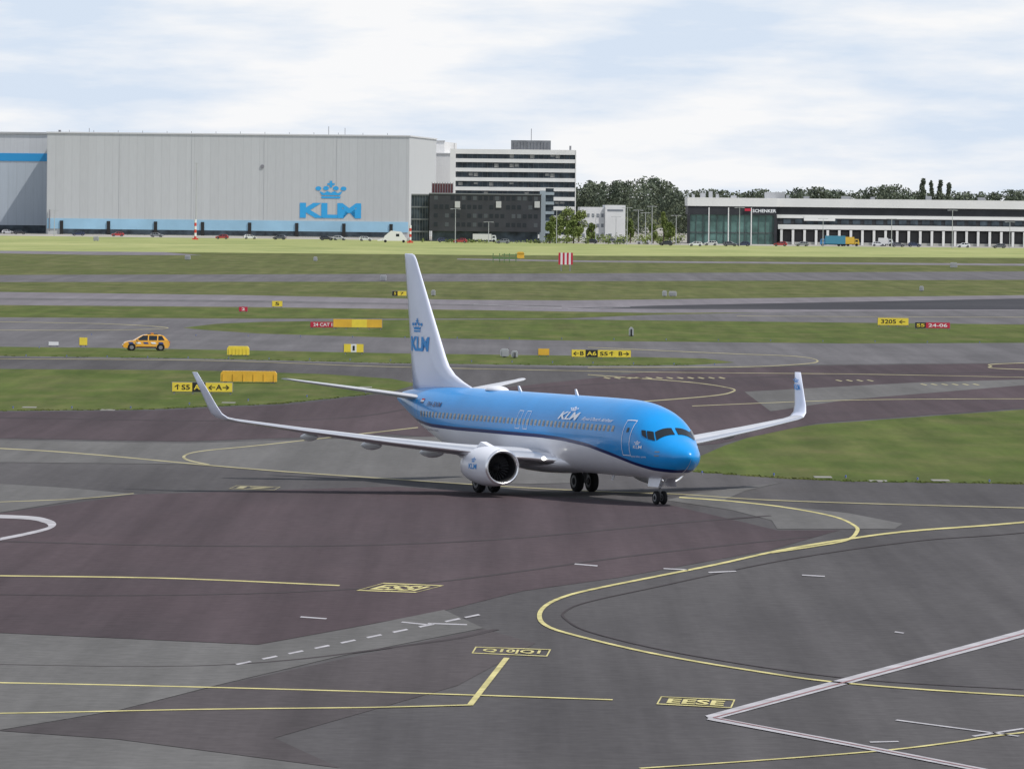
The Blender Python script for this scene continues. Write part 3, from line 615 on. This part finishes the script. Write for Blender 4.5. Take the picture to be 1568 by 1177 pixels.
def tufts(pts,n,sp,hh=.07):
    for _ in range(n):
        i=random.randrange(len(pts)-1); t=random.random(); x=pts[i][0]*(1-t)+pts[i+1][0]*t; y=pts[i][1]*(1-t)+pts[i+1][1]*t+random.uniform(-sp,sp)
        p=G(x,y); h=hh*random.uniform(.4,1.3); w_=random.uniform(.08,.3)
        b.add([(p.x-w_,p.y,0),(p.x+w_,p.y,0),(p.x+w_*.6,p.y,h),(p.x,p.y+.05,h*1.2),(p.x-w_*.7,p.y,h*.8)],[(0,1,2,3,4)])
tufts([(1064,722),(1180,731),(1300,737),(1568,741)],220,.8); tufts([(0,629),(220,627),(430,618),(600,600)],160,.6)
tufts([(0,545),(300,549),(600,556),(900,560),(1060,559)],150,.4)
b.obj("grass_tufts",[grassI],fix=False)
# ------------------------------------------------------------------ buildings
def cladding(name,col,period,var=.05,axis=0):
    m=bpy.data.materials.new(name); m.use_nodes=True; nt=m.node_tree;N=nt.nodes;L=nt.links;b=N["Principled BSDF"]; b.inputs["Roughness"].default_value=.6
    tc=N.new("ShaderNodeTexCoord"); sp=N.new("ShaderNodeSeparateXYZ"); L.new(tc.outputs["Object"],sp.inputs[0])
    mm=N.new("ShaderNodeMath"); mm.operation='MULTIPLY'; mm.inputs[1].default_value=1/period; L.new(sp.outputs[axis],mm.inputs[0])
    fr=N.new("ShaderNodeMath"); fr.operation='FRACT'; L.new(mm.outputs[0],fr.inputs[0])
    lt=N.new("ShaderNodeMath"); lt.operation='LESS_THAN'; lt.inputs[1].default_value=.12; L.new(fr.outputs[0],lt.inputs[0])
    fl=N.new("ShaderNodeMath"); fl.operation='FLOOR'; L.new(mm.outputs[0],fl.inputs[0])
    wn=N.new("ShaderNodeTexWhiteNoise"); wn.noise_dimensions='1D'; L.new(fl.outputs[0],wn.inputs["W"])
    mr=N.new("ShaderNodeMapRange"); mr.inputs[3].default_value=1-var; mr.inputs[4].default_value=1+var; L.new(wn.outputs["Value"],mr.inputs[0])
    nz=N.new("ShaderNodeTexNoise"); mp=N.new("ShaderNodeMapping"); mp.inputs["Scale"].default_value=(.4,.4,.04); L.new(tc.outputs["Object"],mp.inputs[0]); L.new(mp.outputs[0],nz.inputs["Vector"]); nz.inputs["Detail"].default_value=6
    mr2=N.new("ShaderNodeMapRange"); mr2.inputs[3].default_value=.92; mr2.inputs[4].default_value=1.08; L.new(nz.outputs["Fac"],mr2.inputs[0])
    a=N.new("ShaderNodeMath"); a.operation='MULTIPLY'; L.new(mr.outputs[0],a.inputs[0]); L.new(mr2.outputs[0],a.inputs[1])
    s2=N.new("ShaderNodeMath"); s2.operation='MULTIPLY_ADD'; s2.inputs[1].default_value=-.06; L.new(lt.outputs[0],s2.inputs[0]); L.new(a.outputs[0],s2.inputs[2])
    mx=N.new("ShaderNodeVectorMath"); mx.operation='SCALE'; mx.inputs[0].default_value=col; L.new(s2.outputs[0],mx.inputs["Scale"]); L.new(mx.outputs[0],b.inputs["Base Color"])
    return m
def bldg(name,pxl,pxr,D,rot=0):
    a=AT(pxl,365,D); c=AT(pxr,365,D); e=empty(name,(a.x,a.y,0),rot); return e,(c.x-a.x)
def hz(px,py,D): return AT(px,py,D).z
clad=cladding("hangar_cladding",(.50,.515,.52),3.0,.025); cladw=cladding("white_cladding",(.70,.70,.70),2.5,.03,1); bandb=mat("hangar_blue_band",(.31,.52,.68),.6,var=.1,vscale=.1); roofm=mat("roof_grey",(.4,.41,.42),.8,var=.1,vscale=.1)
gl2=mat("office_glass",(.045,.06,.075),.4,spec=.25,var=.6,vscale=.35)
e,wd=bldg("aircraft_hangar",71,627,2755,-.06); hh=37.0
b=MB(); b.box(0,wd,0,140,0,hh,0); b.obj("walls",[clad],e)
b=MB(); b.box(-.3,wd+.3,-.3,.25,hh-.0,hh+.5,0); b.box(wd-.02,wd+.35,.3,140,hh,hh+.5,0); b.box(.5,wd-.5,1,139,hh+.01,hh+.2,1); b.obj("roof_edge",[mat("parapet",(.6,.61,.62),.6),roofm],e)
b=MB(); b.box(0.2,wd-.2,-.25,-.01,2.0,5.8,0)
for i in range(8):
    x=5+i*(wd-12)/7; b.box(x,x+1.2,-.6,-.26,0,5.0,2)
b.box(5,wd-3,-.3,-.01,.3,1.9,1); b.obj("blue_band",[bandb,gl2,blk],e)
b=MB()
for k in range(1,5):
    x=wd*k/5; b.box(x-.08,x+.08,-.06,-.005,6,hh-.1,0)
b.obj("door_seams",[mat("seam_grey",(.42,.43,.44),.7)],e)
b=MB(); vs,fs=text2d("KLM",.045); s_=wd/556.
x0=(460-71)*s_; x1=(554-71)*s_
b.add([(x0+(x1-x0)*u,-.12,hz(507,334,2755)+(hz(507,311,2755)-hz(507,334,2755))*v) for u,v in vs],fs)
vs,fs=crown2d(); x0=(484-71)*s_; x1=(531-71)*s_
b.add([(x0+(x1-x0)*u,-.12,hz(507,304,2755)+(hz(507,277,2755)-hz(507,304,2755))*v) for u,v in vs],fs)
b.obj("logo",[mat("hangar_logo_blue",(.03,.36,.72),.6)],e,fix=False)
b=MB(); b.cyl((wd-30,4,hh),(wd-30,4,hh+3.5),.12,n=6); b.cyl((wd-24,4,hh),(wd-24,4,hh+3),.1,n=6); b.cyl((15,4,hh),(15,4,hh+2),.1,n=6); b.cyl((4,5,hh),(4,5,hh+1.2),.5,n=8); b.cyl((1.2,-.5,1),(1.2,-.5,9),.2,n=6)
for i in range(14): b.cyl((8+i*9,1,hh+.2),(8+i*9,1,hh+1.2),.09,n=5)
b.cyl(((402-71)*s_,-.3,hz(402,255,2755)),((402-71)*s_,-.02,hz(402,255,2755)),.7,n=12)
b.obj("roof_masts",[metal],e)
e,wd=bldg("hangar_annex",-330,76,2790,-.06); b=MB(); b.box(0,wd,0,130,0,37,0); b.obj("walls",[cladding("annex_cladding",(.52,.54,.57),2.4,.03)],e)
z=lambda py:hz(35,py,2790)
b=MB(); b.box(0,wd,-.25,-.01,z(247),z(235),0); b.box(0,wd,-.22,-.01,3,z(249)-.2,1); b.box(0,wd,-.5,.2,36.8,37.5,3); b.box(.5,wd-1,-.3,-.222,.2,3,2); b.obj("facade_bands",[mat("annex_blue",(.02,.28,.6),.5),cladding("annex_lower_cladding",(.42,.47,.53),3.2,.03),gl2,roofm],e)
e,wd=bldg("white_annex_building",632,690,2900,-.06); b=MB(); b.box(0,wd,0,60,0,31.5,0); b.box(-6,wd*.72,20,90,31.5,36.5,0); b.obj("walls",[cladw],e)
b=MB(); b.box(-.3,wd+.3,-.3,.2,31.5,32.0,0); b.box(-6.2,wd*.72+.2,19.7,20.2,36.5,37,0); b.obj("roof_edge",[roofm],e)
D0=2650; e,wd=bldg("office_tower",688,881,D0,0.0); zt=hz(784,229,D0)
b=MB(); b.box(1.0,wd-.3,.6,24,0,zt-.6,0); b.obj("glass_core",[gl2],e)
b=MB(); fl=3.32; k=0; zz=zt
while zz>2:
    b.box(0,wd,0,24.5,zz-(1.7 if k==0 else 1.3),zz,0); zz-=fl; k+=1
b.box(0,2.0,-.4,25,0,zt+.01,0)
b.box(wd-.3,wd+.02,-.1,24.6,0,zt,0)
b.obj("white_spandrels",[mat("tower_white",(.72,.72,.71),.6,var=.04,vscale=.4)],e)
b=MB(); x=2.4
while x<wd-1:
    b.box(x,x+.1,.45,.58,0,zt-1.8,0); x+=1.8
for k in range(9):
    x=3
    while x<wd-3:
        if random.random()<.22: b.box(x,x+1.5,.52,.57,zt-1.75-k*fl-random.uniform(.5,1.3),zt-1.75-k*fl,1)
        x+=1.8
b.obj("mullions_and_blinds",[mat("mullion_grey",(.14,.14,.15),.6),mat("window_blind",(.3,.3,.29),.8)],e)
b=MB(); s_=wd/193; xa=(781-688)*s_; xb=(842-688)*s_; b.box(xa,xb,4,18,zt+.02,hz(810,215,D0),0); 
for i in range(12): x=xa+(xb-xa)*i/12; b.box(x,x+.15,3.8,3.98,zt+.05,hz(810,217,D0),1)
b.cyl(((812-688)*s_,8,zt),((812-688)*s_,8,hz(812,197,D0)),.12,n=6,mi=1); b.cyl(((872-688)*s_,3,zt),((872-688)*s_,3,zt+1.5),.4,n=6,mi=1); b.cyl(((694-688)*s_,3,zt),((694-688)*s_,3,zt+2),.1,n=6,mi=1)
b.obj("rooftop_plant",[mat("plant_grey",(.15,.16,.18),.6,var=.2,vscale=.4),metal],e)
D1=2570; e,wd=bldg("dark_office_building",629,828,D1,0.0); zt=hz(730,298,D1); s_=wd/199
b=MB(); b.box((657-629)*s_,wd,0,30,3.5,zt,0); b.box((657-629)*s_+1,wd-1,1,29,0,3.5,1); b.box(0,(656-629)*s_,2,30,0,hz(640,297,D1),1); b.obj("walls",[mat("dark_cladding",(.045,.047,.055),.5,spec=.3,var=.2,vscale=.15),gl2],e)
b=MB()
for k in range(4):
    z0=4.2+k*(zt-4)/4
    x=(664-629)*s_
    while x<wd-2:
        if random.random()<.85: b.box(x,x+1.3,-.05,-.005,z0+.9,z0+2.3,0 if random.random()<.8 else 1)
        x+=1.9
b.obj("windows",[mat("tinted_window",(.028,.033,.04),.3,spec=.2),mat("tinted_window_light",(.08,.09,.1),.3,spec=.3)],e)
b=MB()
for x_,z_ in ((700,311),(763,311),(822,311)): 
    x=(x_-629)*s_; zz=hz(x_,z_,D1); b.box(x-.9,x+.9,-.3,-.06,zz-1.6,zz+.6,0)
b.box((657-629)*s_-.2,wd+.2,-.2,.3,zt,zt+.4,1)
for i in range(7): x=1+i*.95; b.box(x,x+.1,1.8,1.99,0,hz(640,297,D1),1)
for k in range(4): b.box(0,(656-629)*s_,1.75,1.98,k*4.2+3,k*4.2+3.5,1)
b.obj("trim",[mat("grey_plate",(.5,.5,.5),.5),mat("trim_grey",(.16,.17,.18),.5)],e)
b=MB(); b.box((660-629)*s_,(692-629)*s_,6,14,zt+.45,hz(675,281,D1),0)
for i in range(9): x=(660-629)*s_+i*.9; b.box(x,x+.2,5.8,5.98,zt+.5,hz(675,279,D1),1)
b.obj("maroon_plant_room",[mat("maroon",(.14,.05,.055),.7),metal],e)
e,wd=bldg("stair_tower",826,848,2580,0); b=MB(); b.box(0,wd*.4,0,8,0,hz(835,292,2580),0)
for k in range(5): b.box(wd*.4+.02,wd,1,7,3+k*3.3,4+k*3.3,0)
b.box(wd*.4+.02,wd-.2,1.4,6.6,0,18.5,1); b.obj("walls",[mat("stair_blue_grey",(.32,.38,.42),.6),gl2],e)
e,wd=bldg("white_office_building",888,957,2700,0.05); zt=hz(920,314,2700); b=MB(); b.box(0,wd*.55,0,15,0,zt-.8,0); b.box(wd*.55+.01,wd,-1.5,14,0,zt,0); b.obj("walls",[mat("render_white",(.68,.69,.7),.7,var=.05,vscale=.2)],e)
b=MB()
for k in range(3):
    for i in range(5):
        b.box(.8+i*1.7,1.7+i*1.7,-.06,-.005,1.2+k*3.6,2.5+k*3.6,0)
b.box(wd*.55+1.2,wd*.55+2.4,-1.56,-1.505,1.2,2.6,0); b.box(wd*.55+.8,wd-.8,-1.57,-1.505,zt-2.2,zt-1.5,0); b.obj("windows",[mat("pale_window",(.2,.22,.25),.2)],e)
D2=2590; e,wd=bldg("cargo_terminal",1052,2000,D2,0.0); s_=wd/948; X=lambda p:(p-1052)*s_; Z=lambda p:hz(1120,p,D2)
zt=Z(303); gg=mat("green_glass",(.09,.17,.155),.3,spec=.4,var=.45,vscale=.25); blkc=mat("black_cladding",(.04,.042,.048),.6,spec=.2,var=.15,vscale=.2); wc=mat("white_fascia",(.72,.72,.71),.5,var=.03,vscale=.2)
b=MB()
b.box(0,X(1190),0,40,Z(316),zt,2); b.box(.3,X(1190)-.3,.3,40,Z(329),Z(316)-.01,1); b.box(1,X(1189),1.2,40,0,Z(329)-.01,0)
b.box(0,1.0,.2,1.19,0,Z(329)-.02,1); b.box(X(1189)-.9,X(1189)+.1,.2,1.19,0,Z(329)-.02,1)
b.box(X(1190)+.02,wd,8,90,0,zt-.9,1); b.box(X(1190)+.02,wd,7.2,8.0,Z(316),zt+.0,2)
b.box(X(1190)+.02,wd,7.6,7.98,Z(333)-.05,Z(328),2); b.box(X(1192),wd,5.5,7.5,Z(350),Z(343),2); b.box(X(1232),X(1280),7.4,7.59,Z(337),Z(330),2)
b.obj("facades",[gg,blkc,wc],e)
b=MB(); x=3
while x<X(1186): b.box(x,x+.18,1.0,1.18,0,Z(330),0); x+=2.4
for p in (1085,1115,1150): b.cyl((X(p),.2,0),(X(p),.2,Z(318)),.22,n=8,mi=1)
b.box(1.2,X(1186),1.0,1.17,3.7,4.1,0)
b.obj("mullions",[mat("mullion_dark",(.08,.1,.1),.5),wc],e)
b=MB(); p=X(1200)
while p<wd-5:
    b.box(p,p+3.3,6.4,7.6,0,.9,1)
    b.box(p-1.0,p-.15,5.6,7.5,0,Z(351),0); b.box(p+.2,p+2.6,7.9,7.98,1.0,Z(353),2)
    b.box(p+.1,p+2.7,7.82,7.9,Z(342),Z(334.5),3)
    p+=4.0
b.obj("dock_doors",[wc,mat("dock_grey",(.4,.4,.38),.7),mat("dock_dark",(.05,.05,.055),.6),gl2],e)
b=MB(); b.box(X(1140),X(1149),-.1,-.0,Z(327)+.9,Z(319),0); b.obj("red_sign_block",[redm],e)
b=MB(); vs,fs=text2d("SCHENKER",.02); b.add([(X(1152)+(X(1188)-X(1152))*u,.26,Z(325)+(Z(320)-Z(325))*v) for u,v in vs],fs); b.obj("sign_lettering",[wpaint],e,fix=False)
b=MB()
for p_,h_,w_ in ((1060,1,1),(1073,1.6,1.8),(1086,2.2,1.3),(1097,1.3,1),(1120,.8,2),(1172,2.1,7),(1205,1.2,1),(1232,.8,2),(1290,1,3),(1335,.8,1.5),(1420,1.3,2),(1500,1,2.5),(1650,1.4,4)):
    b.box(X(p_),X(p_)+w_,12,15,zt+.0,zt+h_,0)
b.obj("rooftop_units",[mat("roof_unit_grey",(.4,.41,.43),.6)],e)
# ------------------------------------------------------------------ vegetation
def foliage_mat(name,c1,c2,sc_=.22):
    m=bpy.data.materials.new(name); m.use_nodes=True; nt=m.node_tree;N=nt.nodes;L=nt.links;b=N["Principled BSDF"]; b.inputs["Roughness"].default_value=.8; b.inputs["Specular IOR Level"].default_value=.1
    tc=N.new("ShaderNodeTexCoord"); n=N.new("ShaderNodeTexNoise"); n.inputs["Scale"].default_value=sc_; n.inputs["Detail"].default_value=5; L.new(tc.outputs["Object"],n.inputs["Vector"])
    r=N.new("ShaderNodeValToRGB"); r.color_ramp.elements[0].position=.35;r.color_ramp.elements[1].position=.65; r.color_ramp.elements[0].color=(*c1,1);r.color_ramp.elements[1].color=(*c2,1)
    L.new(n.outputs["Fac"],r.inputs["Fac"]); L.new(r.outputs["Color"],b.inputs["Base Color"]); return m
fol=foliage_mat("forest_foliage",(.085,.107,.080),(.125,.145,.098),.12); fol2=foliage_mat("tree_foliage",(.12,.16,.05),(.22,.26,.09)); bark=mat("bark",(.1,.08,.06),.9)  # forest greens lightened to paint distance haze into the colour
def leaves(b,c,rx,rz,n,size,mi=0):
    for _ in range(n):
        while True:
            d=Vector((random.uniform(-1,1),random.uniform(-1,1),random.uniform(-1,1)))
            if .25<d.length<1: break
        p=Vector(c)+Vector((d.x*rx,d.y*rx,d.z*rz)); s=size*random.uniform(.5,1.2)
        a=Vector((random.uniform(-1,1),random.uniform(-1,1),random.uniform(-1,1))).normalized(); q=a.cross(Vector((random.uniform(-1,1),random.uniform(-1,1),random.uniform(-1,1)))).normalized()
        b.add([p-a*s,p-q*s*.7,p+a*s,p+q*s*.7],[(0,1,2,3)],mi)
def top_at(x):
    K=[(600,292),(882,285),(900,276),(930,281),(960,273),(1003,269),(1022,281),(1050,292),(1090,289),(1130,293),(1172,288),(1192,293),(1240,286),(1300,292),(1335,286),(1365,281),(1400,292),(1470,293),(1500,293),(1568,289),(1800,288),(2300,284)]
    for i in range(len(K)-1):
        if x<=K[i+1][0]: return K[i][1]+(K[i+1][1]-K[i][1])*(x-K[i][0])/(K[i+1][0]-K[i][0])
    return 284
b=MB(); x=866
while x<2000:
    Dt=random.uniform(3150,3350); t=AT(x,top_at(x)+random.uniform(-1,4),Dt); r=random.uniform(2.5,4.5)
    for k in range(5):
        leaves(b,(t.x+random.uniform(-1.5,1.5),Dt+random.uniform(-3,3),t.z-r*.9-k*r*.95),r*(1+.15*k),r*.95,130,.65)
    x+=random.uniform(4.5,8)
x=-600
while x<60:
    Dt=3200; t=AT(x,300,Dt); leaves(b,(t.x,Dt,8),6,8,80,1.2); x+=22
b.obj("distant_tree_line",[fol],fix=False)
def tree(name,px,py,ytop,wpx,n=1500,m=fol2):
    g_=G(px,py); D_=g_.y; h=AT(px,ytop,D_).z; w_=wpx/(FPX/D_)/2; b=MB()
    b.cyl((0,0,0),(.1,.05,h*.5),h*.022+.08,h*.012+.04,n=7,mi=1); b.cyl((.1,.05,h*.5),(.0,0,h*.85),h*.012+.04,.04,n=6,mi=1)
    cl=[]
    for k in range(11):
        a=k*2.4; rr_=w_*random.uniform(.35,.75); zz=h*random.uniform(.3,.88)
        q=(rr_*math.cos(a),rr_*math.sin(a),zz); b.cyl((.05,.03,zz*.72),q,.09,.03,n=5,mi=1); cl.append(q)
    cl.append((0,0,h*.86))
    for q in cl: leaves(b,q,w_*random.uniform(.35,.5),h*random.uniform(.1,.15),n//12,.36)
    b.obj(name,[m,bark],None,(g_.x,g_.y,0),fix=False)
for a in ((868,372,316,34),(886,371,322,30),(852,372,330,22),(878,373,335,30),(905,372,340,16),(842,373,338,14),(965,372,334,12),(1016,374,322,10),(1026,375,340,16),(1000,373,342,14)): tree("deciduous_tree",*a)
for a in ((1413,372,272,12),(1427,372,277,10),(1440,372,275,12),(1452,372,279,12)):
    D_=3100; t=AT(a[0],a[2],D_); b=MB(); b.cyl((0,0,0),(0,0,t.z*.9),.35,.1,n=6,mi=1)
    for k in range(9): leaves(b,(random.uniform(-.4,.4),random.uniform(-.4,.4),t.z*(.25+.085*k)),a[3]/3.8/2*(1.1-.07*k),t.z*.07,110,.6)
    b.obj("poplar_tree",[fol,bark],None,(t.x,D_,0),fix=False)
b=MB()
for i in range(80):
    x=random.uniform(835,1050); p=G(x,random.uniform(366,374)+ (x-900)*.01); leaves(b,(p.x,p.y,1.0),random.uniform(1,2.6),random.uniform(1,2.4),60,.35)
for i in range(25):
    x=random.uniform(640,840); p=G(x,371.5+(x-700)*.01); leaves(b,(p.x,p.y,.5),random.uniform(.8,2),.8,30,.3)
b.obj("shrubs",[fol2],fix=False)
def lamp(px,py,yt,arm=1.2,r=.12):
    g_=G(px,py); h=AT(px,yt,g_.y).z; b=MB(); b.cyl((0,0,0),(0,0,h),r*1.3,r*.7,n=8); b.cyl((-arm,0,h),(arm,0,h),r*.6,n=6)
    b.box(-arm-.5,-arm+.3,-.15,.15,h-.12,h+.05); b.box(arm-.3,arm+.5,-.15,.15,h-.12,h+.05); b.obj("street_lamp",[mat("lamp_grey",(.42,.43,.45),.5)],None,(g_.x,g_.y,0))
lamp(300,366,250,.3,.16)
for a in ((697,372,320),(748,372,340),(960,375,318),(977,373,322),(988,374,326),(998,374,316),(1132,377,318),(1260,378,335),(1458,380,322),(1035,375,330),(943,373,332),(852,373,322),(83,362,322),(912,373,330),(1546,380,340),(1365,379,335)): lamp(*a)
def marker_post(px,py,yt):
    g_=G(px,py); h=AT(px,yt,g_.y).z; b=MB(); n=6
    for i in range(n): b.cyl((0,0,h*i/n),(0,0,h*(i+1)/n),.4,n=10,mi=i%2)
    b.box(-1.0,1.0,-.3,.3,0,.5,0); b.obj("striped_marker_post",[mat("post_red",(.6,.06,.04),.6),wht],None,(g_.x,g_.y,0))
marker_post(299,367,336); marker_post(628,372,345)
g_=G(604,371.5); b=MB(); b.prism([(-4,.6),(4,.6),(4,1.2),(2.2,3.6),(-1.2,3.9),(-3.2,2.2)],lambda z:1.2,0); b.prism([(-3.3,1.6),(-5.5,.9),(-5.6,.5),(-3.3,.6)],lambda z:.9,0)
for x in (-3,3):
    for sg in (-1,1): b.cyl((x,sg*.9,.45),(x,sg*1.25,.45),.45,n=14,mi=1)
b.box(.5,1.6,-1.22,1.22,2.0,2.9,2); b.obj("mobile_passenger_stairs",[wht,rub,glass],None,(g_.x,g_.y,0))
b=MB()
for x in (755,765,772,780,790):
    p=G(x,402); b.box(p.x-.1,p.x+.1,p.y-.1,p.y+.1,0,2.2)
p=G(755,402);q=G(792,402); b.box(p.x,q.x,p.y-.15,p.y+.15,.9,1.3); b.box(p.x+2,q.x,p.y-.1,p.y+.1,1.8,2.0); b.obj("localizer_antenna",[mat("antenna_green",(.12,.2,.08),.6)])
g_=G(797,398); b=MB(); b.box(-.9,.9,-.3,.3,.4,1.6,0); b.prism([(-1.0,1.6),(1.0,1.6),(.6,2.0),(-.6,2.0)],lambda z:.4,0); b.box(-.7,-.5,-.2,.2,0,.4,1); b.box(.5,.7,-.2,.2,0,.4,1); b.obj("yellow_equipment_box",[orm,metal],None,(g_.x,g_.y,0))
